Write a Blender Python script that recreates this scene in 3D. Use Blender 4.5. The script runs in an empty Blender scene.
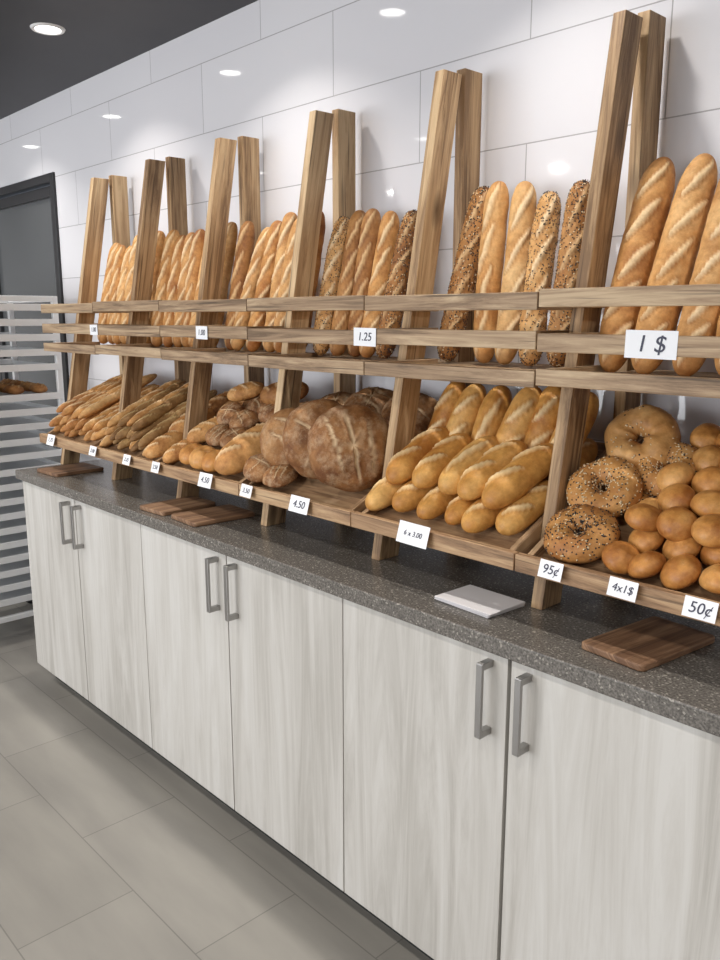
import bpy, math, random
from mathutils import Vector, Matrix, noise
random.seed(7)
scene = bpy.context.scene
COL = scene.collection
scene.view_settings.view_transform = 'Standard'
scene.view_settings.exposure = 0.0

# ------------------------------------------------------------ materials
def new_mat(name):
    m = bpy.data.materials.new(name); m.use_nodes = True
    nt = m.node_tree; nt.nodes.clear()
    out = nt.nodes.new('ShaderNodeOutputMaterial')
    b = nt.nodes.new('ShaderNodeBsdfPrincipled')
    nt.links.new(b.outputs[0], out.inputs[0])
    return m, nt, b
def node(nt, t, **kw):
    n = nt.nodes.new(t)
    for k, v in kw.items(): setattr(n, k, v)
    return n
def ramp(nt, stops):
    r = nt.nodes.new('ShaderNodeValToRGB')
    el = r.color_ramp.elements
    while len(el) < len(stops): el.new(0.5)
    for e, (p, c) in zip(el, stops):
        e.position = p; e.color = (c[0], c[1], c[2], 1)
    return r
def mixc(nt, fac, a, b, mode='MIX'):
    n = nt.nodes.new('ShaderNodeMix'); n.data_type = 'RGBA'; n.blend_type = mode
    def put(sock, v):
        if isinstance(v, (tuple, list)): sock.default_value = (v[0], v[1], v[2], 1)
        elif isinstance(v, (int, float)): sock.default_value = v
        else: nt.links.new(v, sock)
    put(n.inputs[0], fac); put(n.inputs[6], a); put(n.inputs[7], b)
    return n.outputs[2]
def bump(nt, b, h, s, d=0.002):
    n = nt.nodes.new('ShaderNodeBump'); n.inputs['Strength'].default_value = s; n.inputs['Distance'].default_value = d
    nt.links.new(h, n.inputs['Height']); nt.links.new(n.outputs[0], b.inputs['Normal'])
def simple(name, col, rough=0.5, metal=0.0, nscale=0, namt=0.0):
    m, nt, b = new_mat(name)
    b.inputs['Base Color'].default_value = (*col, 1)
    b.inputs['Roughness'].default_value = rough
    b.inputs['Metallic'].default_value = metal
    if nscale:
        tc = node(nt, 'ShaderNodeTexCoord'); n = node(nt, 'ShaderNodeTexNoise')
        n.inputs['Scale'].default_value = nscale; n.inputs['Detail'].default_value = 4
        nt.links.new(tc.outputs['Object'], n.inputs['Vector'])
        r = ramp(nt, [(0.3, [c*(1-namt) for c in col]), (0.7, [min(1, c*(1+namt)) for c in col])])
        nt.links.new(n.outputs[0], r.inputs[0]); nt.links.new(r.outputs[0], b.inputs['Base Color'])
    return m
def wood(name, dark, mid, light, rough=0.6, us=2.2, vs=38, contrast=1.0, knots=True):
    m, nt, b = new_mat(name)
    uv = node(nt, 'ShaderNodeTexCoord')
    mp = node(nt, 'ShaderNodeMapping'); mp.inputs['Scale'].default_value = (us, vs, 1)
    nt.links.new(uv.outputs['UV'], mp.inputs['Vector'])
    n1 = node(nt, 'ShaderNodeTexNoise'); n1.inputs['Scale'].default_value = 1; n1.inputs['Detail'].default_value = 8
    n1.inputs['Roughness'].default_value = 0.72; n1.inputs['Distortion'].default_value = 0.9
    nt.links.new(mp.outputs[0], n1.inputs['Vector'])
    mp2 = node(nt, 'ShaderNodeMapping'); mp2.inputs['Scale'].default_value = (us*.8, vs*0.22, 1)
    nt.links.new(uv.outputs['UV'], mp2.inputs['Vector'])
    n2 = node(nt, 'ShaderNodeTexNoise'); n2.inputs['Scale'].default_value = 1; n2.inputs['Detail'].default_value = 3; n2.inputs['Distortion'].default_value = 1.2
    nt.links.new(mp2.outputs[0], n2.inputs['Vector'])
    mx = node(nt, 'ShaderNodeMath', operation='MULTIPLY_ADD')
    nt.links.new(n2.outputs[0], mx.inputs[0]); mx.inputs[1].default_value = 0.35*contrast
    nt.links.new(n1.outputs[0], mx.inputs[2])
    at = node(nt, 'ShaderNodeAttribute', attribute_name='rnd')
    m2 = node(nt, 'ShaderNodeMath', operation='MULTIPLY_ADD')
    nt.links.new(at.outputs['Fac'], m2.inputs[0]); m2.inputs[1].default_value = 0.13*contrast
    nt.links.new(mx.outputs[0], m2.inputs[2])
    k = .5*.35*contrast + .06*contrast
    r = ramp(nt, [(0.35+k, dark), (0.50+k, mid), (0.66+k, light)])
    nt.links.new(m2.outputs[0], r.inputs[0])
    col = r.outputs[0]
    if knots:
        mk = node(nt, 'ShaderNodeMapping'); mk.inputs['Scale'].default_value = (3.2, 9, 1)
        nt.links.new(uv.outputs['UV'], mk.inputs['Vector'])
        vo = node(nt, 'ShaderNodeTexVoronoi'); vo.inputs['Scale'].default_value = 1
        nt.links.new(mk.outputs[0], vo.inputs['Vector'])
        rk = ramp(nt, [(0.0, (1, 1, 1)), (0.10, (.5, .5, .5)), (0.17, (0, 0, 0))]); nt.links.new(vo.outputs['Distance'], rk.inputs[0])
        col = mixc(nt, rk.outputs[0], col, [c*.6 for c in dark])
        ms = node(nt, 'ShaderNodeMapping'); ms.inputs['Scale'].default_value = (us*1.3, vs*2.6, 1)
        nt.links.new(uv.outputs['UV'], ms.inputs['Vector'])
        n3 = node(nt, 'ShaderNodeTexNoise'); n3.inputs['Scale'].default_value = 1; n3.inputs['Detail'].default_value = 2
        nt.links.new(ms.outputs[0], n3.inputs['Vector'])
        rs = ramp(nt, [(0.29, (.85, .85, .85)), (0.39, (0, 0, 0))]); nt.links.new(n3.outputs[0], rs.inputs[0])
        col = mixc(nt, rs.outputs[0], col, [c*.5 for c in dark])
    nt.links.new(col, b.inputs['Base Color'])
    b.inputs['Roughness'].default_value = rough
    bump(nt, b, n1.outputs[0], 0.4 if knots else .06, 0.001)
    return m

M_oak = wood('oak_wood', (.20, .115, .055), (.44, .285, .15), (.62, .45, .265))
M_slat = wood('slat_wood', (.15, .092, .05), (.345, .23, .135), (.54, .40, .25))
M_tray = wood('tray_wood', (.18, .10, .05), (.37, .225, .12), (.54, .37, .21))
M_board = wood('board_wood', (.15, .075, .038), (.29, .165, .09), (.42, .265, .155))
M_lam = wood('whitewash_laminate', (.42, .40, .365), (.525, .505, .47), (.60, .585, .555), rough=0.42, us=.9, vs=15, contrast=0.9, knots=False)
M_dark = simple('dark_void', (.02, .02, .02), .8)
M_steel = simple('brushed_steel', (.38, .37, .36), .35, 1.0)
M_alu = simple('rack_aluminium', (.80, .81, .82), .35, .3)
M_card = simple('card_white', (.86, .87, .90), .6)
M_ink = simple('ink', (.02, .02, .05), .5)
M_paper = simple('napkin_paper', (.70, .68, .69), .8)
M_blackframe = simple('black_frame', (.03, .03, .033), .35)
M_glassdark = simple('tinted_glass', (.10, .105, .11), .08)
M_trim = simple('downlight_trim', (.8, .8, .8), .4)
M_rubber = simple('rubber', (.03, .03, .03), .6)

def mk_emit(name, col, s):
    m = bpy.data.materials.new(name); m.use_nodes = True; nt = m.node_tree; nt.nodes.clear()
    o = nt.nodes.new('ShaderNodeOutputMaterial'); e = nt.nodes.new('ShaderNodeEmission')
    e.inputs[0].default_value = (*col, 1); e.inputs[1].default_value = s
    nt.links.new(e.outputs[0], o.inputs[0]); return m
M_lens = mk_emit('downlight_lens', (1, .97, .92), 12)

# counter
M_stone, nt, b = new_mat('speckled_stone')
tc = node(nt, 'ShaderNodeTexCoord')
v = node(nt, 'ShaderNodeTexVoronoi'); v.inputs['Scale'].default_value = 300
n = node(nt, 'ShaderNodeTexNoise'); n.inputs['Scale'].default_value = 230; n.inputs['Detail'].default_value = 4; n.inputs['Roughness'].default_value = .6
nt.links.new(tc.outputs['Object'], v.inputs['Vector']); nt.links.new(tc.outputs['Object'], n.inputs['Vector'])
r1 = ramp(nt, [(0.34, (.07, .063, .056)), (0.5, (.135, .123, .110)), (0.68, (.21, .193, .172))])
nt.links.new(n.outputs[0], r1.inputs[0])
bw = node(nt, 'ShaderNodeSeparateColor'); nt.links.new(v.outputs['Color'], bw.inputs[0])
r2 = ramp(nt, [(0.93, (0, 0, 0)), (0.95, (1, 1, 1))]); nt.links.new(bw.outputs[0], r2.inputs[0])
c = mixc(nt, r2.outputs[0], r1.outputs[0], (.32, .295, .26))
nt.links.new(c, b.inputs['Base Color']); b.inputs['Roughness'].default_value = .25

# wall tile
M_tile, nt, b = new_mat('glossy_white_tile')
tc = node(nt, 'ShaderNodeTexCoord'); sx = node(nt, 'ShaderNodeSeparateXYZ'); cx = node(nt, 'ShaderNodeCombineXYZ')
nt.links.new(tc.outputs['Object'], sx.inputs[0])
a1 = node(nt, 'ShaderNodeMath', operation='ADD'); a1.inputs[1].default_value = .5625+14.3; nt.links.new(sx.outputs[0], a1.inputs[0])
a2 = node(nt, 'ShaderNodeMath', operation='ADD'); a2.inputs[1].default_value = .453; nt.links.new(sx.outputs[2], a2.inputs[0])
nt.links.new(a1.outputs[0], cx.inputs[0]); nt.links.new(a2.outputs[0], cx.inputs[1])
br = node(nt, 'ShaderNodeTexBrick'); br.offset = .5; br.offset_frequency = 2
br.inputs['Scale'].default_value = 1; br.inputs['Brick Width'].default_value = .715; br.inputs['Row Height'].default_value = .2365
br.inputs['Mortar Size'].default_value = .0017; br.inputs['Mortar Smooth'].default_value = .3
br.inputs['Color1'].default_value = (.765, .755, .785, 1); br.inputs['Color2'].default_value = (.795, .785, .81, 1); br.inputs['Mortar'].default_value = (.44, .43, .44, 1)
nt.links.new(cx.outputs[0], br.inputs['Vector']); nt.links.new(br.outputs['Color'], b.inputs['Base Color'])
b.inputs['Roughness'].default_value = .04
inv = node(nt, 'ShaderNodeMath', operation='SUBTRACT'); inv.inputs[0].default_value = 1; nt.links.new(br.outputs['Fac'], inv.inputs[1])
bump(nt, b, inv.outputs[0], .5, .001)

# floor
M_floor, nt, b = new_mat('floor_tile')
tc = node(nt, 'ShaderNodeTexCoord'); mp = node(nt, 'ShaderNodeMapping')
mp.inputs['Location'].default_value = (1.51+6.1+.305, -.877+6.1, 0); nt.links.new(tc.outputs['Object'], mp.inputs['Vector'])
br = node(nt, 'ShaderNodeTexBrick'); br.offset = .5; br.offset_frequency = 2
br.inputs['Scale'].default_value = 1; br.inputs['Brick Width'].default_value = .61; br.inputs['Row Height'].default_value = .305
br.inputs['Mortar Size'].default_value = .0018; br.inputs['Mortar Smooth'].default_value = .2
br.inputs['Color1'].default_value = (.28, .265, .24, 1); br.inputs['Color2'].default_value = (.315, .298, .272, 1); br.inputs['Mortar'].default_value = (.19, .18, .165, 1)
nt.links.new(mp.outputs[0], br.inputs['Vector'])
n = node(nt, 'ShaderNodeTexNoise'); n.inputs['Scale'].default_value = 2.5; n.inputs['Detail'].default_value = 8
mp3 = node(nt, 'ShaderNodeMapping'); mp3.inputs['Scale'].default_value = (.6, 2.5, 1); nt.links.new(tc.outputs['Object'], mp3.inputs['Vector'])
nt.links.new(mp3.outputs[0], n.inputs['Vector'])
rr = ramp(nt, [(0.3, (.80, .80, .80)), (0.7, (1.12, 1.12, 1.1))]); nt.links.new(n.outputs[0], rr.inputs[0])
nt.links.new(mixc(nt, 1.0, br.outputs['Color'], rr.outputs[0], 'MULTIPLY'), b.inputs['Base Color'])
b.inputs['Roughness'].default_value = .4

M_ceil = simple('charcoal_ceiling', (.03, .03, .035), .5, 0, 3, .15)
M_paint = simple('wall_paint', (.62, .61, .60), .6, 0, 2, .04)

def bread_mat(name, light, mid, dark, score, rough=.6, coat=0.0, nscale=11, flour=0.0, fcol=(.66, .53, .38), spec=.3, fs=15):
    m, nt, b = new_mat(name)
    tc = node(nt, 'ShaderNodeTexCoord')
    oi = node(nt, 'ShaderNodeObjectInfo')
    ad = node(nt, 'ShaderNodeVectorMath', operation='ADD')
    nt.links.new(tc.outputs['Object'], ad.inputs[0]); nt.links.new(oi.outputs['Random'], ad.inputs[1])
    n = node(nt, 'ShaderNodeTexNoise'); n.inputs['Scale'].default_value = nscale; n.inputs['Detail'].default_value = 7
    n.inputs['Roughness'].default_value = .65
    nt.links.new(ad.outputs[0], n.inputs['Vector'])
    ra = node(nt, 'ShaderNodeMath', operation='MULTIPLY_ADD'); nt.links.new(oi.outputs['Random'], ra.inputs[0]); ra.inputs[1].default_value = .2
    nt.links.new(n.outputs[0], ra.inputs[2])
    r = ramp(nt, [(0.42, light), (0.60, mid), (0.80, dark)]); nt.links.new(ra.outputs[0], r.inputs[0])
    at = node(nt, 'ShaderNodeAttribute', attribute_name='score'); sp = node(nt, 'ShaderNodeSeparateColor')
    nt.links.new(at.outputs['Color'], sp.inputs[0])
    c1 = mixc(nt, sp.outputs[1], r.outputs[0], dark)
    n2 = node(nt, 'ShaderNodeTexNoise'); n2.inputs['Scale'].default_value = 75; n2.inputs['Detail'].default_value = 5; n2.inputs['Roughness'].default_value = .65
    nt.links.new(ad.outputs[0], n2.inputs['Vector'])
    c2 = mixc(nt, sp.outputs[0], c1, score)
    r5 = ramp(nt, [(0.3, (.80, .77, .74)), (0.65, (1.08, 1.08, 1.08))]); nt.links.new(n2.outputs[0], r5.inputs[0])
    c2 = mixc(nt, 1.0, c2, r5.outputs[0], 'MULTIPLY')
    if flour > 0:
        n3 = node(nt, 'ShaderNodeTexNoise'); n3.inputs['Scale'].default_value = fs; n3.inputs['Detail'].default_value = 9; n3.inputs['Roughness'].default_value = .78
        nt.links.new(ad.outputs[0], n3.inputs['Vector'])
        r3 = ramp(nt, [(0.47, (0, 0, 0)), (0.62, (flour,)*3)]); nt.links.new(n3.outputs[0], r3.inputs[0])
        c2 = mixc(nt, r3.outputs[0], c2, fcol)
    nt.links.new(c2, b.inputs['Base Color'])
    b.inputs['Roughness'].default_value = rough; b.inputs['Specular IOR Level'].default_value = spec
    b.inputs['Coat Weight'].default_value = coat; b.inputs['Coat Roughness'].default_value = .35
    bump(nt, b, n2.outputs[0], .5, .003)
    return m
B_gold = bread_mat('crust_gold', (.72, .43, .18), (.59, .30, .10), (.32, .12, .033), (.84, .64, .38))
B_pale = bread_mat('crust_pale', (.75, .49, .23), (.64, .36, .14), (.39, .17, .05), (.86, .68, .43))
B_brown = bread_mat('crust_brown', (.50, .265, .10), (.38, .175, .055), (.19, .07, .022), (.68, .46, .24))
B_bun = bread_mat('crust_bun', (.68, .37, .125), (.55, .255, .068), (.34, .12, .026), (.42, .17, .045), rough=.4, coat=.15, nscale=16)
B_sub = bread_mat('crust_sub', (.73, .43, .14), (.61, .31, .078), (.40, .155, .03), (.86, .66, .37), rough=.48, coat=.08)
B_boule = bread_mat('crust_boule', (.48, .26, .11), (.35, .165, .06), (.16, .06, .02), (.74, .57, .36), rough=.65, flour=.5, fcol=(.62, .45, .28), fs=18)
B_olive = bread_mat('crust_grain', (.46, .30, .125), (.34, .19, .072), (.19, .095, .034), (.62, .45, .22))
B_bagel = bread_mat('crust_bagel', (.68, .40, .16), (.55, .28, .09), (.34, .14, .04), (.8, .6, .3), rough=.5, coat=.05)
M_poppy = simple('poppy_seed', (.02, .018, .02), .5)
M_sesame = simple('sesame_seed', (.74, .60, .38), .5)

# ------------------------------------------------------------ mesh builder
class MB:
    def __init__(s): s.v = []; s.f = []; s.uv = []; s.m = []; s.r = []
    def hexa(s, p, mat=0, ax=None):
        p = [Vector(q) for q in p]; o = len(s.v); s.v += p
        rnd = random.random(); s.r += [rnd]*8
        ou, ov = random.uniform(0, 50), random.uniform(0, 50)
        if ax is None:
            e = [(p[1]-p[0]), (p[3]-p[0]), (p[4]-p[0])]
            ax = max(e, key=lambda q: q.length)
        ax = Vector(ax).normalized()
        for q in [(3, 2, 1, 0), (4, 5, 6, 7), (0, 1, 5, 4), (1, 2, 6, 5), (2, 3, 7, 6), (3, 0, 4, 7)]:
            nn = (p[q[1]]-p[q[0]]).cross(p[q[2]]-p[q[1]])
            if nn.length < 1e-12: nn = Vector((0, 0, 1))
            nn.normalize()
            if abs(nn.dot(ax)) > .9: aa = nn.orthogonal().normalized()
            else: aa = ax
            bb = nn.cross(aa).normalized()
            s.f.append(tuple(o+i for i in q)); s.m.append(mat)
            s.uv.append([(p[i].dot(aa)+ou, p[i].dot(bb)+ov) for i in q])
    def box(s, x0, x1, y0, y1, z0, z1, mat=0, ax=None):
        s.hexa([(x0, y0, z0), (x1, y0, z0), (x1, y1, z0), (x0, y1, z0), (x0, y0, z1), (x1, y0, z1), (x1, y1, z1), (x0, y1, z1)], mat, ax)
    def obox(s, c, size, M, mat=0, ax=None):
        c = Vector(c); a, b_, d = [x/2 for x in size]
        pts = [c + M @ Vector(q) for q in [(-a, -b_, -d), (a, -b_, -d), (a, b_, -d), (-a, b_, -d), (-a, -b_, d), (a, -b_, d), (a, b_, d), (-a, b_, d)]]
        s.hexa(pts, mat, ax)
    def cyl(s, p0, p1, r, n=16, mat=0):
        p0, p1 = Vector(p0), Vector(p1); d = (p1-p0).normalized(); u = d.orthogonal().normalized(); w = d.cross(u)
        o = len(s.v)
        for p in (p0, p1):
            for i in range(n):
                a = 2*math.pi*i/n; s.v.append(p+u*math.cos(a)*r+w*math.sin(a)*r); s.r.append(.5)
        for i in range(n):
            j = (i+1) % n; s.f.append((o+i, o+j, o+n+j, o+n+i)); s.m.append(mat); s.uv.append([(0, 0), (0, .1), (1, .1), (1, 0)])
        s.f.append(tuple(o+i for i in reversed(range(n)))); s.m.append(mat); s.uv.append([(0, 0)]*n)
        s.f.append(tuple(o+n+i for i in range(n))); s.m.append(mat); s.uv.append([(0, 0)]*n)
    def obj(s, name, mats, parent=None, bevel=0.0, smooth=False):
        me = bpy.data.meshes.new(name); me.from_pydata(s.v, [], s.f); me.update()
        uvl = me.uv_layers.new(name='UVMap'); k = 0
        for f in s.uv:
            for t in f: uvl.data[k].uv = t; k += 1
        at = me.attributes.new('rnd', 'FLOAT', 'POINT'); at.data.foreach_set('value', s.r)
        for m in mats: me.materials.append(m)
        me.polygons.foreach_set('material_index', s.m)
        if smooth: me.polygons.foreach_set('use_smooth', [True]*len(me.polygons))
        ob = bpy.data.objects.new(name, me); COL.objects.link(ob)
        if parent: ob.parent = parent
        if bevel:
            bv = ob.modifiers.new('bev', 'BEVEL'); bv.width = bevel; bv.segments = 2; bv.limit_method = 'ANGLE'
        return ob
def empty(name, loc=(0, 0, 0)):
    e = bpy.data.objects.new(name, None); e.location = loc; e.empty_display_size = .1; COL.objects.link(e); return e

# ------------------------------------------------------------ room
WY = 1.76; CZ = 2.505
XL, XR, YB = -6.6, 2.4, -4.6
m = MB(); m.box(XL, XR, YB, WY+.1, -.1, 0); m.obj('floor', [M_floor])
m = MB(); m.box(XL-.1, XR+.1, YB-.1, WY+.1, CZ, CZ+.1); m.obj('ceiling', [M_ceil])
DX1, DX0, DZ = -4.0, -5.9, 2.17
m = MB()
m.box(DX1, XR+.1, WY, WY+.12, 0, CZ); m.box(DX0, DX1, WY, WY+.12, DZ, CZ); m.box(XL-.1, DX0, WY, WY+.12, 0, CZ)
m.obj('wall_front', [M_tile])
m = MB(); m.box(XL-.1, XL, YB-.1, WY, 0, CZ); m.obj('wall_left', [M_paint])
m = MB(); m.box(XR, XR+.1, YB-.1, WY, 0, CZ); m.obj('wall_right', [M_paint])
WX0, WX1, WZ0, WZ1 = -6.0, -.6, .4, 2.3
m = MB(); m.box(XL, XR, YB-.1, YB, 0, WZ0); m.box(XL, XR, YB-.1, YB, WZ1, CZ)
m.box(XL, WX0, YB-.1, YB, WZ0, WZ1); m.box(WX1, XR, YB-.1, YB, WZ0, WZ1)
m.obj('wall_back', [M_paint])
m = MB()
for i in range(5):
    x = WX0+(WX1-WX0)*i/4; m.box(x-.03, x+.03, YB-.08, YB-.02, WZ0, WZ1)
m.box(WX0, WX1, YB-.081, YB-.019, WZ0, WZ0+.05); m.box(WX0, WX1, YB-.081, YB-.019, WZ1-.05, WZ1)
m.obj('window_1', [M_blackframe])
d = empty('door_1')
m = MB()
m.box(DX0, DX0+.05, WY-.012, WY+.1, 0, DZ); m.box(DX1-.04, DX1, WY-.012, WY+.1, 0, DZ); m.box(DX0+.05, DX1-.04, WY-.012, WY+.1, DZ-.04, DZ)
for a, c_ in ((DX0+.06, (DX0+DX1)/2-.005), ((DX0+DX1)/2+.005, DX1-.05)):
    m.box(a, a+.05, WY+.01, WY+.06, .01, DZ-.05); m.box(c_-.05, c_, WY+.01, WY+.06, .01, DZ-.05)
    m.box(a+.05, c_-.05, WY+.01, WY+.06, DZ-.10, DZ-.05); m.box(a+.05, c_-.05, WY+.01, WY+.06, .01, .18)
m.obj('frame', [M_blackframe], d, .003)
m = MB(); m.box(DX0+.05, DX1-.04, WY+.03, WY+.04, .02, DZ-.05); m.obj('glass_pane', [M_glassdark], d)
m = MB(); m.box(-3.98, -3.3, WY-.012, WY, 0, .1); m.obj('baseboard_front', [M_paint])

# ------------------------------------------------------------ cabinets
FY = 1.206
def handle(par, x):
    m = MB(); z0, z1 = .69, .845
    m.box(x-.0075, x+.0075, FY-.036, FY-.029, z0, z1)
    m.box(x-.0075, x+.0075, FY-.030, FY, z0, z0+.014); m.box(x-.0075, x+.0075, FY-.030, FY, z1-.014, z1)
    m.obj('handle', [M_steel], par, .0015)
for i in range(-5, 3, 2):
    x0 = -.869+.4744*i; x1 = x0+.4744*2; xm = (x0+x1)/2
    par = empty('base_cabinet')
    m = MB(); m.box(x0+.001, x1-.001, FY+.02, WY-.002, .085, .865, 0, (0, 0, 1))
    m.box(x0+.001, x1-.001, FY+.018, FY+.0199, .09, .862, 1); m.box(x0+.001, x1-.001, FY+.07, WY-.01, 0, .085, 1)
    m.obj('carcass', [M_lam, M_dark], par)
    gp = .0042 if abs(xm+.869) < .01 else .0022
    for a, c_, ga, gb in ((x0, xm, .0016, gp), (xm, x1, gp, .0016)):
        m = MB(); m.box(a+ga, c_-gb, FY, FY+.0175, .087, .860, 0, (0, 0, 1)); m.obj('door', [M_lam], par, .001)
    handle(par, xm-.045); handle(par, xm+.045)
m = MB(); m.box(-3.262, .1, FY-.018, WY-.001, .865, .90); m.obj('countertop', [M_stone], None, .003)

# ------------------------------------------------------------ bread racks
XS = [-3.255, -2.805, -2.345, -1.875, -1.41, -.93, -.455]
ZT = [2.04, 2.052, 2.055, 2.058, 2.072, 2.085, 2.085]
SA = math.atan2(.19, .42)
def rack(i):
    x0, x1 = XS[i], XS[i+1]; last = (i == len(XS)-2)
    m = MB()
    def stand(x, zt):
        w = .014; jy = random.uniform(-.006, .006); jx = random.uniform(-.005, .005)
        m.hexa([(x-w, 1.375, .90), (x+w, 1.375, .90), (x+w, 1.445, .90), (x-w, 1.445, .90),
                (x-w+jx, 1.578+jy, zt), (x+w+jx, 1.578+jy, zt), (x+w+jx, 1.645+jy, zt), (x-w+jx, 1.645+jy, zt)], 0, (0, .17, 1))
        m.box(x-w, x+w, 1.662, 1.73, .90, zt+.018, 0, (0, 0, 1))
    stand(x0, ZT[i])
    if last: stand(x1, ZT[i+1])
    g = .0015
    for z0, z1 in ((1.363, 1.395), (1.432, 1.467), (1.511, 1.545)):
        dz = random.uniform(-.003, .003)
        m.box(x0+g, x1-g, 1.336, 1.352, z0+dz, z1+dz, 1, (1, 0, 0))
        for xx in (x0+.016, x1-.034):
            m.box(xx, xx+.018, 1.353, 1.56, z0+dz, z1+dz, 1, (0, 1, 0))
    for k in range(4):
        y = 1.365+k*.096; m.box(x0+.02, x1-.02, y, y+.088, 1.366, 1.380, 1, (1, 0, 0))
    ya, za, yb, zb = 1.312, 1.012, 1.735, 1.012+.423*math.tan(SA)
    m.hexa([(x0+.019, ya, za-.012), (x1-.019, ya, za-.012), (x1-.019, yb, zb-.012), (x0+.019, yb, zb-.012),
            (x0+.019, ya, za), (x1-.019, ya, za), (x1-.019, yb, zb), (x0+.019, yb, zb)], 2, (1, 0, 0))
    m.box(x0+g, x1-g, 1.292, 1.311, 1.000, 1.036, 2, (1, 0, 0))
    for xx in (x0+.0155, x1-.0295):
        m.hexa([(xx, ya, za-.02), (xx+.014, ya, za-.02), (xx+.014, yb, zb-.02), (xx, yb, zb-.02),
                (xx, ya, za+.022), (xx+.014, ya, za+.022), (xx+.014, yb, zb+.03), (xx, yb, zb+.03)], 2, (0, 1, .4))
    m.obj('bread_display_rack', [M_oak, M_slat, M_tray], None, .0018)
for i in range(len(XS)-1): rack(i)

# ------------------------------------------------------------ bread meshes
def sm(x):
    x = max(0.0, min(1.0, x)); return x*x*(3-2*x)
def loaf_mesh(name, mat, L, R, p=3.0, q=2.0, flat=.85, slashes=(), bend=0.0, rough=.05, seeds=0, seed=0, ns=80, nt=36, puff=.12, wob=.04, pop=.5, edk=.5):
    rng = random.Random(seed); off = Vector((rng.uniform(0, 99), rng.uniform(0, 99), rng.uniform(0, 99)))
    V = []; S = []; F = []; MI = []
    for i in range(ns+1):
        t = -math.cos(math.pi*i/ns); t = .45*t+.55*(2*i/ns-1) if p > 2.2 else t
        x = t*L/2; rr = R*max(0.0, 1-abs(t)**p)**(1/q)
        rr *= 1+wob*noise.noise(off+Vector((x*18, 0, 0)))
        for j in range(nt):
            th = 2*math.pi*j/nt; top = math.sin(th)
            a = x; b_ = (((th-math.pi/2+math.pi) % (2*math.pi))-math.pi)*R
            mm = 0; ed = 0
            for (a0, b0, l, w, be) in slashes:
                da, db = a-a0, b_-b0
                al = da*math.cos(be)+db*math.sin(be); ac = -da*math.sin(be)+db*math.cos(be)
                ac += .004*noise.noise(off+Vector((al*40, a0*9, 0)))
                ww = w*math.sqrt(max(0, 1-(al/l)**2)) if abs(al) < l else 0
                if ww > 1e-5:
                    k = sm((ww-abs(ac))/(w*.6)); mm = max(mm, k)
                    ed = max(ed, sm(1-abs(abs(ac)-ww)/(w*.6)))
            pos0 = Vector((x, rr*math.cos(th), rr*top))
            nz = noise.noise(off+pos0*28)*.6+noise.noise(off+pos0*70)*.4
            r2 = rr*(1+rough*nz+puff*mm-.05*ed)
            z = r2*top; z = z*flat if top > 0 else z*flat*.75
            V.append((x, r2*math.cos(th)+bend*(1-t*t)*L, z))
            S.append((mm*.85, min(1, edk*ed*(1-mm)+sm((abs(t)-.86)/.14)*.35+max(0, -top-.45)*.5)))
    for i in range(ns):
        for j in range(nt):
            k = (j+1) % nt
            F.append((i*nt+j, i*nt+k, (i+1)*nt+k, (i+1)*nt+j)[::-1]); MI.append(0)
    for _ in range(seeds):
        i = rng.randint(2, ns-2); j = rng.randint(0, nt//2+4)
        if j > nt//2+2: j = nt-1-(j-nt//2-3)
        add_seed(V, S, F, MI, Vector(V[i*nt+j]), Vector((0, V[i*nt+j][1], V[i*nt+j][2])), rng, pop)
    return finish_bread(name, V, S, F, MI, mat)
def boule_mesh(name, mat, R=.108, H=.060, seed=0, marks=(), nu=84, nv=40):
    """round rustic loaf: dome on a flat base, crust cracks on the dome. local Z is the top"""
    rng = random.Random(seed); off = Vector((rng.uniform(0, 99), rng.uniform(0, 99), rng.uniform(0, 99)))
    V = []; S = []; F = []; MI = []
    for i in range(nv+1):
        ph = math.pi*i/nv; cz = math.cos(ph); sr = math.sin(ph)
        for j in range(nu):
            a = 2*math.pi*j/nu
            rr = R*(sr**.78 if sr > 0 else 0)*(1+.05*noise.noise(off+Vector((math.cos(a), math.sin(a), 0))*1.3))
            x, y = rr*math.cos(a), rr*math.sin(a)
            z = H*cz if cz > 0 else H*.55*cz
            mm = ed = 0
            if cz > 0.05:
                for (x0, y0, l, w, be) in marks:
                    dx, dy = x-x0, y-y0; al = dx*math.cos(be)+dy*math.sin(be); ac = -dx*math.sin(be)+dy*math.cos(be)
                    ac += .007*noise.noise(off+Vector((al*35, x0*20, be)))
                    ww = w*math.sqrt(max(0, 1-(al/l)**2)) if abs(al) < l else 0
                    if ww > 1e-5:
                        mm = max(mm, sm((ww-abs(ac))/(w*.7))); ed = max(ed, sm(1-abs(abs(ac)-ww)/(w*.7)))
            nz = noise.noise(off+Vector((x, y, z))*25)*.004+noise.noise(off+Vector((x, y, z))*80)*.0018
            nn = Vector((x, y, z*2)).normalized() if (x or y or z) else Vector((0, 0, 1))
            p = Vector((x, y, z))+nn*(nz+.0035*ed-.0035*mm)
            V.append(tuple(p)); S.append((mm*.9, min(1, ed*.6*(1-mm)+sm((sr-.8)/.2)*.4+(.3 if cz < 0 else 0))))
    for i in range(nv):
        for j in range(nu):
            k = (j+1) % nu; F.append((i*nu+j, (i+1)*nu+j, (i+1)*nu+k, i*nu+k)); MI.append(0)
    return finish_bread(name, V, S, F, MI, mat)
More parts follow.
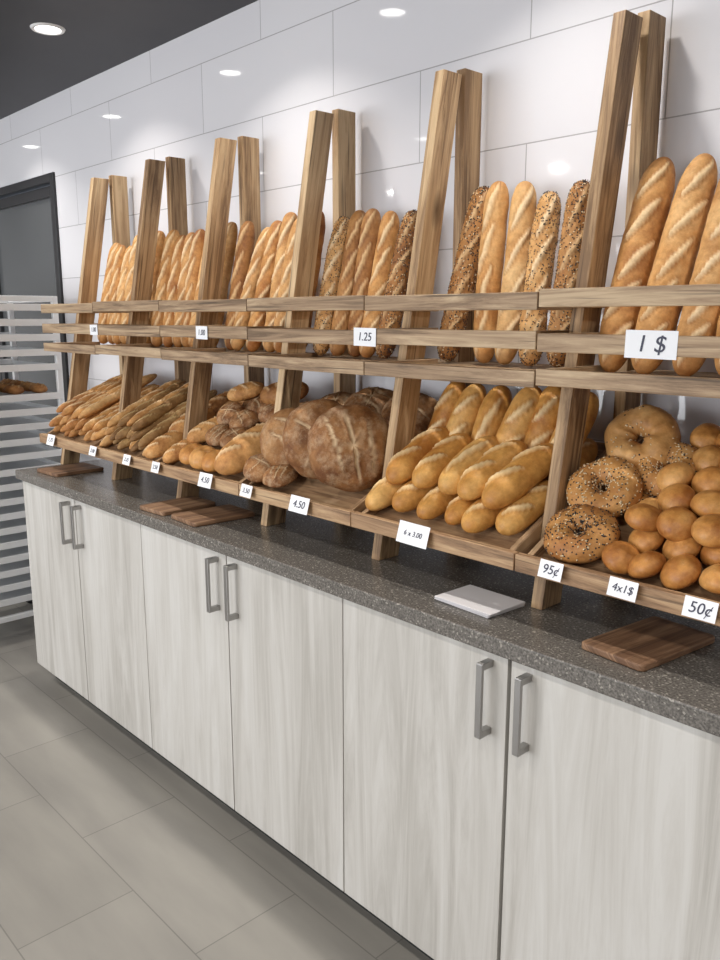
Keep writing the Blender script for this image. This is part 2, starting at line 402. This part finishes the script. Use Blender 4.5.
def add_seed(V, S, F, MI, p, nrm, rng, pp=.5):
    nrm = nrm.normalized() if nrm.length > 1e-6 else Vector((0, 0, 1))
    u = nrm.orthogonal().normalized(); u = Matrix.Rotation(rng.uniform(0, 6.28), 3, nrm) @ u; w = nrm.cross(u)
    u2 = u; c = p+u*rng.uniform(-.003, .003)+w*rng.uniform(-.003, .003)
    pop = rng.random() < pp
    l, ww, h = (.0024, .0018, .0014) if pop else (.0032, .0018, .0012)
    o = len(V)
    for q in (c+u2*l, c+w*ww, c-u2*l, c-w*ww, c+nrm*h, c-nrm*h): V.append(tuple(q)); S.append((0, 0))
    for a, b_ in ((0, 1), (1, 2), (2, 3), (3, 0)):
        F.append((o+a, o+b_, o+4)); MI.append(1 if pop else 2); F.append((o+b_, o+a, o+5)); MI.append(1 if pop else 2)
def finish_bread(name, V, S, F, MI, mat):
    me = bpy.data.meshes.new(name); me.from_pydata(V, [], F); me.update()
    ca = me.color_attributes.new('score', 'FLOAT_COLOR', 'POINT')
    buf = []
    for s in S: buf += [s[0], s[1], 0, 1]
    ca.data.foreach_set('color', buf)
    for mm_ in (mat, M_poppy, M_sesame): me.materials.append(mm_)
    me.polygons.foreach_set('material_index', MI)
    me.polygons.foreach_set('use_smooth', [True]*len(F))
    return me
def bagel_mesh(name, mat, R=.040, r=.031, seeds=250, seed=0, nu=56, nv=26, pop=.5):
    rng = random.Random(seed); off = Vector((rng.uniform(0, 99), 3, 7)); V = []; S = []; F = []; MI = []
    ex = 1+rng.uniform(-.06, .06)
    for i in range(nu):
        a = 2*math.pi*i/nu
        for j in range(nv):
            b_ = 2*math.pi*j/nv
            d = Vector((math.cos(a), math.sin(a), 0))
            nz = noise.noise(off+d*1.6)*.14+noise.noise(off+d*4+Vector((0, 0, b_)))*.08
            r2 = r*(1+nz); p = d*(R+r2*math.cos(b_)); p.x *= ex
            z = r2*math.sin(b_)*(.9 if math.sin(b_) > 0 else .7)
            V.append((p.x, p.y, z)); S.append((0, .6*max(0, -math.cos(b_)-.3)+.4*max(0, -math.sin(b_))))
    for i in range(nu):
        for j in range(nv):
            k = (i+1) % nu; l = (j+1) % nv
            F.append((i*nv+j, k*nv+j, k*nv+l, i*nv+l)); MI.append(0)
    for _ in range(seeds):
        i = rng.randint(0, nu-1); j = rng.randint(0, nv//2); a = 2*math.pi*i/nu
        p = Vector(V[i*nv+j]); cc = Vector((math.cos(a)*R, math.sin(a)*R, 0))
        add_seed(V, S, F, MI, p, p-cc, rng, pop)
    return finish_bread(name, V, S, F, MI, mat)

def bag_slashes(L, R, n, be=.32, w=.009, rng=random):
    out = []
    for k in range(n):
        a = (-.5+(k+.5)/n)*L*.92; out.append((a, rng.uniform(-.15, .15)*R, L/n*.62, w*rng.uniform(.8, 1.15), be+rng.uniform(-.06, .06)))
    return out
K = {}
rg = random.Random(3)
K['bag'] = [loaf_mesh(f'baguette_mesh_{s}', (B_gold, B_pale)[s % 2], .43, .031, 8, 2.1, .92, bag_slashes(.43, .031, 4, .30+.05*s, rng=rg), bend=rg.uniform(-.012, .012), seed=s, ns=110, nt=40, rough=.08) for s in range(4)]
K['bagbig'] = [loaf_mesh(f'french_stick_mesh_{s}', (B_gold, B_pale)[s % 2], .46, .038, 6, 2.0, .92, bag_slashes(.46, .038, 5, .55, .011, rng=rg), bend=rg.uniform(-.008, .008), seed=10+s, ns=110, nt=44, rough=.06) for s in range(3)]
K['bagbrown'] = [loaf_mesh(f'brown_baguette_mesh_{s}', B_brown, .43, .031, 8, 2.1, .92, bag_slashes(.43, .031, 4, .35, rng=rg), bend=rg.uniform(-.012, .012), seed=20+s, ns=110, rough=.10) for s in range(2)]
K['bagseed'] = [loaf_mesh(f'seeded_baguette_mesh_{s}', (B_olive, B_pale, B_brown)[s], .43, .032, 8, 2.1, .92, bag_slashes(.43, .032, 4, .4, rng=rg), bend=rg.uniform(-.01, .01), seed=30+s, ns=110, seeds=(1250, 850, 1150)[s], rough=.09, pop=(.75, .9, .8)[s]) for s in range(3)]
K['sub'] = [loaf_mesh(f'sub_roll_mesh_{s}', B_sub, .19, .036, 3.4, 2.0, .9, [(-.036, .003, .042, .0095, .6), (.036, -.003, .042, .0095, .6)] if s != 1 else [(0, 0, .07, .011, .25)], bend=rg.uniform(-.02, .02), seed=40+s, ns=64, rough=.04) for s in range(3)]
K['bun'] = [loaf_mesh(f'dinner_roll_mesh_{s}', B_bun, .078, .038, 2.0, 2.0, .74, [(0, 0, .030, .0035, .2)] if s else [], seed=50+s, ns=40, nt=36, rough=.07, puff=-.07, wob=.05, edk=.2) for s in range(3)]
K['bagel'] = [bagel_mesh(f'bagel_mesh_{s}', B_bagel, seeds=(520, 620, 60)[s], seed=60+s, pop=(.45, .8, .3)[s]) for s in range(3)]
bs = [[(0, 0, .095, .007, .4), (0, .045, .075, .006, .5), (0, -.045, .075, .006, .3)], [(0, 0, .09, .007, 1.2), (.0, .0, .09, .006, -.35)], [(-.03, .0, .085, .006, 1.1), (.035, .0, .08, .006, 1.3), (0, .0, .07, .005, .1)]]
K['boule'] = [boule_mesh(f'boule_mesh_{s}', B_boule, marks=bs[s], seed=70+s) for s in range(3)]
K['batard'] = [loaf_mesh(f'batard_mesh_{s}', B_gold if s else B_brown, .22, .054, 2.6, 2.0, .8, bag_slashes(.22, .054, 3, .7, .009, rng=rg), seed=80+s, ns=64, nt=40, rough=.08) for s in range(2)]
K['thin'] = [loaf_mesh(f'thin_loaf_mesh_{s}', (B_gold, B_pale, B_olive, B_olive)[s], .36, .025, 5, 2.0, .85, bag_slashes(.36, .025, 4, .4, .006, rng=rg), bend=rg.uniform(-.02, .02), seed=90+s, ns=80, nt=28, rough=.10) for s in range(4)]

def put(me, name, par, loc, ax, top, sc=1.0):
    ax = Vector(ax).normalized(); top = Vector(top); y = top.cross(ax).normalized(); z = ax.cross(y).normalized()
    M = Matrix((ax, y, z)).transposed().to_4x4()
    ob = bpy.data.objects.new(name, me); COL.objects.link(ob)
    ob.matrix_world = Matrix.Translation(Vector(loc)) @ M @ Matrix.Scale(sc, 4)
    ob.parent = par
    return ob
U = random.uniform
def stand_row(name, items, y0b=1.56, y1b=1.665):
    par = empty(name)
    for k, (x, kind, var, lx) in enumerate(items):
        me = K[kind][var % len(K[kind])]; L = .46 if kind == 'bagbig' else .43
        y0 = y0b+U(-.01, .01); y1 = y1b+U(-.01, .01); sc = U(.94, 1.03)
        dy = Vector((lx, y1-y0, 0)); zz = math.sqrt((L*sc)**2-dy.length**2)
        dirv = Vector((lx, y1-y0, zz)); c_ = Vector((x, (y0+y1)/2, 1.385+zz/2))
        if var % 2: dirv = -dirv
        put(me, f'baguette_{k+1}', par, c_, dirv, (U(.1, .7), -1, U(0, .2)), sc)
def fill(x0, x1, kinds, step=.061, j=.004, lean=.02, bias=-.02):
    out = []; n = int((x1-x0-.07)/step)+1; s = (x1-x0-.10)/(max(1, n-1))
    for k in range(n): out.append((x0+.05+s*k+U(-j, j), random.choice(kinds), random.randint(0, 5), bias+U(-lean, lean)))
    return out
stand_row('baguette_row', fill(XS[0], XS[1], ['bag'], .058))
stand_row('baguette_row', fill(XS[1], XS[2], ['bag'], .06))
stand_row('baguette_row', [(-2.295, 'bagbrown', 0, -.02), (-2.225, 'bag', 1, .07), (-2.155, 'bag', 2, .01), (-2.085, 'bag', 3, -.01), (-2.015, 'bag', 1, -.01), (-1.945, 'bagbrown', 0, -.01)])
stand_row('seeded_baguette_row', [(-1.832, 'bagseed', 1, -.02), (-1.766, 'bagbrown', 1, -.02), (-1.700, 'bagbrown', 0, -.03), (-1.635, 'bag', 2, -.01), (-1.57, 'bagseed', 2, .0)])
stand_row('seeded_baguette_row', [(-1.345, 'bagseed', 2, .045), (-1.262, 'bag', 0, -.03), (-1.196, 'bag', 3, -.03), (-1.120, 'bagseed', 1, -.03), (-1.043, 'bagseed', 2, -.01)], 1.57, 1.665)
stand_row('french_stick_row', [(-.865, 'bagbig', 0, .01), (-.785, 'bagbig', 2, .02), (-.705, 'bagbig', 1, .015), (-.622, 'bagbig', 0, .015), (-.54, 'bagbig', 2, .0)], 1.50, 1.655)

# ---- lower trays
cs, sn = math.cos(SA), math.sin(SA)
def P(x, d, h): return Vector((x, 1.315+d*cs-h*sn, 1.014+d*sn+h*cs))
SL = Vector((0, cs, sn)); NR = Vector((0, -sn, cs))
par = empty('bagel_pile')
for k, (x, d, h, v_, tilt, sc) in enumerate([(-.833, .08, .036, 1, .15, 1.04), (-.842, .195, .066, 0, .45, 1.05), (-.825, .33, .105, 2, .75, 1.12), (-.86, .31, .03, 0, .2, 1), (-.765, .245, .032, 1, .3, 1.0), (-.755, .29, .07, 0, .5, .95)]):
    nr = (NR*math.cos(tilt)+Vector((.25, -1, 0))*math.sin(tilt)).normalized()
    put(K['bagel'][v_], f'bagel_{k+1}', par, P(x, d, h), nr.orthogonal(), nr, sc)
par = empty('dinner_roll_pile'); k = 0
for row in range(6):
    for c_ in range(5):
        x = -.735+.062*c_+(.03 if row % 2 else 0)+U(-.008, .008); d_ = .045+row*.065+U(-.006, .006)
        if x > -.495 or (row in (3, 4) and c_ == 0): continue
        k += 1; nr = NR+Vector((U(-.5, .5), U(-.8, .1), 0))
        put(K['bun'][random.randint(0, 2)], f'roll_{k}', par, P(x, d_, .028+.003*row), Vector((U(.2, 1), U(-1, 1), 0)), nr, U(.88, 1.04))
for row in range(5):
    for c_ in range(4):
        x = -.712+.064*c_+(.03 if row % 2 else 0)+U(-.008, .008); d_ = .12+row*.065
        if x > -.495: continue
        k += 1; nr = NR+Vector((U(-.5, .5), U(-.9, .1), 0))
        put(K['bun'][random.randint(0, 2)], f'roll_{k}', par, P(x, d_, .071+.004*row+U(0, .004)), Vector((U(.2, 1), U(-1, 1), 0)), nr, U(.88, 1.04))
par = empty('sub_roll_pile')
subs = []
for c_ in range(6): subs.append((-1.352+.074*c_, .115, .034, 0, 1.0))
for c_ in range(6): subs.append((-1.35+.073*c_, .30, .036, .1, 1.0))
for c_ in range(5): subs.append((-1.318+.076*c_, .165, .088, .08, 1.12))
for c_ in range(6): subs.append((-1.345+.073*c_, .315, .112, .8, 1.08))
for k, (x, d_, h, pt, sc) in enumerate(subs):
    pt += U(-.06, .06)
    ax = (SL*math.cos(pt)+NR*math.sin(pt)+Vector((U(-.02, .28), 0, 0)))
    put(K['sub'][random.randint(0, 2)], f'sub_roll_{k+1}', par, P(x+U(-.006, .006), d_+U(-.012, .012), h+U(-.002, .004)), ax, NR*math.cos(pt)-SL*math.sin(pt)+Vector((U(-.3, .4), 0, 0)), sc*U(.92, 1.07))
# boules, standing on edge like books
par = empty('round_loaf_row')
for k, (x, d_, h, nr, v_, sc) in enumerate([(-1.515, .135, .108, (.76, -.60, .26), 0, 1.04), (-1.655, .155, .105, (.76, -.58, .30), 1, 1.0), (-1.780, .150, .088, (.70, -.6, .38), 2, .86),
        (-1.835, .055, .045, (.3, -.4, .85), 1, .50), (-1.75, .05, .035, (.1, -.35, .9), 0, .46),
        (-1.49, .335, .085, (.3, -.5, .8), 1, .80), (-1.64, .345, .09, (.2, -.4, .9), 2, .82), (-1.79, .34, .07, (.1, -.4, .9), 0, .8)]):
    nr = Vector(nr).normalized(); ax = Vector((0, .25, 1)); ax = ax-nr*ax.dot(nr)
    put(K['boule'][v_], f'boule_{k+1}', par, P(x, d_, h), ax, nr, sc)
# mixed rolls and batards
par = empty('batard_pile')
for k, (x, d_, h, kind, v_, yaw, sc) in enumerate([(-1.965, .125, .05, 'batard', 1, .12, 1.18), (-2.07, .05, .035, 'bun', 0, -.1, 1.15), (-2.14, .055, .035, 'bun', 1, .2, 1.2), (-2.21, .06, .035, 'bun', 2, .1, 1.15), (-2.285, .065, .035, 'batard', 1, .1, .62),
        (-2.075, .15, .055, 'boule', 1, .0, .48), (-2.165, .15, .055, 'boule', 0, .35, .44), (-2.25, .17, .055, 'batard', 1, .4, .72), (-2.11, .22, .075, 'boule', 2, 0, .46), (-2.20, .235, .08, 'boule', 1, 1, .46),
        (-1.93, .31, .055, 'boule', 0, 0, .62), (-2.05, .31, .065, 'boule', 1, 0, .62), (-2.17, .34, .06, 'boule', 2, 0, .62), (-2.275, .33, .055, 'batard', 0, .3, .8), (-2.03, .345, .115, 'batard', 0, 1.2, .8), (-2.2, .32, .12, 'batard', 1, .9, .6)]):
    ax = SL*math.cos(yaw)+Vector((1, 0, 0))*math.sin(yaw)
    put(K[kind][v_], f'loaf_{k+1}', par, P(x, d_, h), ax, NR+Vector((.2, -.3, 0)), sc)
def thinpile(name, x0, x1, vs, n1=8, extra=()):
    par = empty(name); k = 0
    for lay, (n_, h, d0) in enumerate(((n1, .022, .2), (n1-1, .055, .205), (n1-3, .088, .23))):
        for c_ in range(n_):
            k += 1
            x = x0+.045+(x1-x0-.09)*(c_+.5*lay)/(n1-1)
            put(K['thin'][random.choice(vs)], f'loaf_{k}', par, P(x+U(-.004, .004), d0+U(-.015, .015), h+U(0, .005)), SL+Vector((U(-.12, .16), 0, 0))+NR*U(0, .06), NR+Vector((U(-.4, .4), -.2, 0)), U(.9, 1.02))
    for (x, d_, h, v_, yaw, sc) in extra:
        k += 1; put(K['batard'][v_], f'loaf_{k}', par, P(x, d_, h), SL*math.cos(yaw)+Vector((1, 0, 0))*math.sin(yaw), NR+Vector((.2, -.3, 0)), sc)
thinpile('thin_baguette_pile', XS[1], XS[2]-.075, [2, 3, 1], 7, [(-2.395, .075, .038, 1, .1, .72), (-2.40, .20, .05, 1, .1, .85), (-2.395, .32, .05, 0, .2, .8)])
thinpile('thin_baguette_pile', XS[0], XS[1], [0, 1, 0])

# ------------------------------------------------------------ price cards
def card(x, y, z, w, h, text, tilt=0.0):
    par = empty('price_card', (x, y, z)); par.rotation_euler = (math.radians(90)-tilt, U(-.03, .03), U(-.04, .04))
    m = MB(); m.box(-w/2, w/2, -h/2, h/2, -.0008, 0); m.obj('card', [M_card], par)
    cu = bpy.data.curves.new('txt', 'FONT'); cu.body = text; cu.align_x = 'CENTER'; cu.align_y = 'CENTER'
    cu.size = min(h*.85, w*1.45/max(1, len(text))); cu.extrude = .0003; cu.offset = .0; cu.shear = .15
    tmp = bpy.data.objects.new('tmp', cu); COL.objects.link(tmp)
    dg = bpy.context.evaluated_depsgraph_get(); me = bpy.data.meshes.new_from_object(tmp.evaluated_get(dg))
    bpy.data.objects.remove(tmp)
    me.materials.clear(); me.materials.append(M_ink)
    t = bpy.data.objects.new('lettering', me); COL.objects.link(t); t.parent = par; t.location = (0, 0, .0006)
for x, w, h, tx in [(-.695, .094, .048, '1 $'), (-1.405, .075, .042, '1.25'), (-2.10, .065, .038, '1.00'), (-2.80, .06, .036, '1.00')]:
    card(x, 1.3335, 1.449, w, h, tx)
for x, tx, w in [(-.837, '95¢', .052), (-.688, '4x1$', .056), (-.549, '50¢', .056), (-1.193, '6 x 3.00', .09), (-1.59, '4.50', .072), (-1.82, '3.50', .05), (-2.025, '4.50', .066), (-2.313, '2.50', .05), (-2.503, '2.25', .045), (-2.754, '2.00', .05), (-3.114, '1.75', .06)]:
    card(x, 1.279, 1.026, w, .034 if w < .06 else (.042 if w < .08 else .048), tx, .28)

# ------------------------------------------------------------ counter items
def cutting_board(cx, cy, w, l, rot):
    pts = []; r = .012
    for (sx_, sy_, a0) in ((1, 1, 0), (-1, 1, 90), (-1, -1, 180), (1, -1, 270)):
        for a in range(0, 91, 15):
            an = math.radians(a0+a); pts.append(((w/2-r)*sx_+r*math.cos(an), (l/2-r)*sy_+r*math.sin(an)))
    V = [(x, y, 0) for x, y in pts]+[(x, y, .013) for x, y in pts]; n = len(pts)
    F = [tuple(range(n))[::-1], tuple(range(n, 2*n))]+[(i, (i+1) % n, n+(i+1) % n, n+i) for i in range(n)]
    me = bpy.data.meshes.new('cutting_board'); me.from_pydata(V, [], F); me.update()
    uvl = me.uv_layers.new(name='UVMap')
    for lp in me.loops: v_ = V[lp.vertex_index]; uvl.data[lp.index].uv = (v_[1]+cx*9, v_[0]+v_[2]+cx*7)
    me.materials.append(M_board)
    ob = bpy.data.objects.new('cutting_board', me); COL.objects.link(ob); ob.location = (cx, cy, .9003); ob.rotation_euler = (0, 0, rot)
    bv = ob.modifiers.new('b', 'BEVEL'); bv.width = .003; bv.segments = 2; bv.limit_method = 'ANGLE'
cutting_board(-.675, 1.365, .135, .23, -.12)
cutting_board(-2.245, 1.315, .14, .20, .05)
cutting_board(-2.06, 1.325, .15, .21, -.05)
cutting_board(-3.08, 1.335, .17, .20, .05)
m = MB()
for k in range(4): m.obox((-1.035+.002*k, 1.318-.002*k, .9016+.003*k), (.152, .115, .0024), Matrix.Rotation(-.06+.03*(k % 2), 3, 'Z'))
m.obj('paper_napkin', [M_paper], None, .0008)

# ------------------------------------------------------------ bakery tray rack at left
par = empty('bakery_tray_rack')
rx0, rx1, ry0, ry1 = -4.25, -3.70, 1.0, 1.60
m = MB()
for x in (rx0, rx1-.025):
    for y in (ry0, ry1-.025): m.box(x, x+.025, y, y+.025, .12, 1.585)
for z in (.12, 1.56):
    m.box(rx0+.025, rx1-.025, ry0, ry0+.025, z, z+.025); m.box(rx0+.025, rx1-.025, ry1-.025, ry1, z, z+.025)
    m.box(rx1-.025, rx1, ry0+.025, ry1-.025, z, z+.025); m.box(rx0, rx0+.025, ry0+.025, ry1-.025, z, z+.025)
m.obj('frame', [M_alu], par, .003)
m = MB(); z = .2; zs = []
while z < 1.53: zs.append(z); z += .066
for iz, z in enumerate(zs):
    if iz in (15, ): continue
    m.box(rx1-.004, rx1+.004, ry0+.005, ry1-.005, z, z+.030); m.box(rx0-.004, rx0+.004, ry0+.005, ry1-.005, z, z+.030)
    m.box(rx0+.03, rx1-.006, ry0+.03, ry1-.03, z+.004, z+.008)
    m.box(rx0+.03, rx1-.006, ry0+.03, ry0+.034, z+.004, z+.026); m.box(rx0+.03, rx1-.006, ry1-.034, ry1-.03, z+.004, z+.026)
m.obj('trays', [M_alu], par, .001)
m = MB()
for x in (rx0+.03, rx1-.03):
    for y in (ry0+.03, ry1-.03):
        m.cyl((x-.012, y, .045), (x+.012, y, .045), .045, 20); m.box(x-.016, x+.016, y-.012, y+.012, .07, .12)
m.obj('casters', [M_rubber], par)
zt = zs[14]
for k in range(20):
    put(K['batard'][0], f'loaf_{k+1}', par, (rx0+.1+.115*(k % 4)+U(-.01, .01), ry0+.08+.11*(k//4), zt+.042), (1, U(-.2, .2), 0), (0, 0, 1), .58)

# ------------------------------------------------------------ downlights and an added fill row
def downlight_or_fill(x, y, pw, spread=115):
    par = empty('ceiling_downlight_or_fill', (x, y, CZ))
    V = []; F = []; n = 32; prof = [(.042, -.001), (.046, -.006), (.056, -.006), (.060, 0)]
    for i in range(n):
        a = 2*math.pi*i/n
        for r, z in prof: V.append((r*math.cos(a), r*math.sin(a), z))
    for i in range(n):
        j = (i+1) % n
        for k in range(3): F.append((i*4+k, i*4+k+1, j*4+k+1, j*4+k))
    me = bpy.data.meshes.new('trim_ring'); me.from_pydata(V, [], F); me.materials.append(M_trim)
    o = bpy.data.objects.new('trim_ring', me); COL.objects.link(o); o.parent = par
    V = [(.043*math.cos(2*math.pi*i/n), .043*math.sin(2*math.pi*i/n), -.002) for i in range(n)]
    me = bpy.data.meshes.new('lens'); me.from_pydata(V, [], [tuple(range(n))]); me.materials.append(M_lens)
    o = bpy.data.objects.new('lens', me); COL.objects.link(o); o.parent = par
    l = bpy.data.lights.new('lamp', 'AREA'); l.shape = 'DISK'; l.size = .084; l.energy = pw; l.color = (1, .95, .89)
    l.spread = math.radians(spread)
    o = bpy.data.objects.new('lamp', l); COL.objects.link(o); o.parent = par; o.location = (0, 0, -.006)
for x in (-5.2, -4.15, -3.09, -2.13, -1.12, -.1, .9): downlight_or_fill(x, 1.37, 3.4)
for x in (-5.0, -3.42, -1.8, -.2, 1.3): downlight_or_fill(x, -.2, 10, 150)  # extra out-of-view row, added as fill light for the cabinets and floor
for x in (-5.0, -3.42, -1.8, -.2, 1.3): downlight_or_fill(x, -1.57, 11, 180)
l = bpy.data.lights.new('window_daylight', 'AREA'); l.shape = 'RECTANGLE'; l.size = WX1-WX0; l.size_y = WZ1-WZ0; l.energy = 255; l.color = (.95, .97, 1)
o = bpy.data.objects.new('window_daylight', l); COL.objects.link(o); o.location = ((WX0+WX1)/2, YB-.12, (WZ0+WZ1)/2); o.rotation_euler = (math.radians(90), 0, 0)
w = bpy.data.worlds.new('World'); scene.world = w; w.use_nodes = True
w.node_tree.nodes['Background'].inputs[0].default_value = (.75, .85, 1, 1); w.node_tree.nodes['Background'].inputs[1].default_value = 1.0

# ------------------------------------------------------------ camera
cam = bpy.data.cameras.new('camera'); cam.lens = 820/960*36; cam.sensor_width = 36; cam.clip_start = .05
co = bpy.data.objects.new('camera', cam); COL.objects.link(co)
co.location = (0, 0, 1.497); co.rotation_euler = (math.radians(78.69), 0, math.radians(46.81))
scene.camera = co
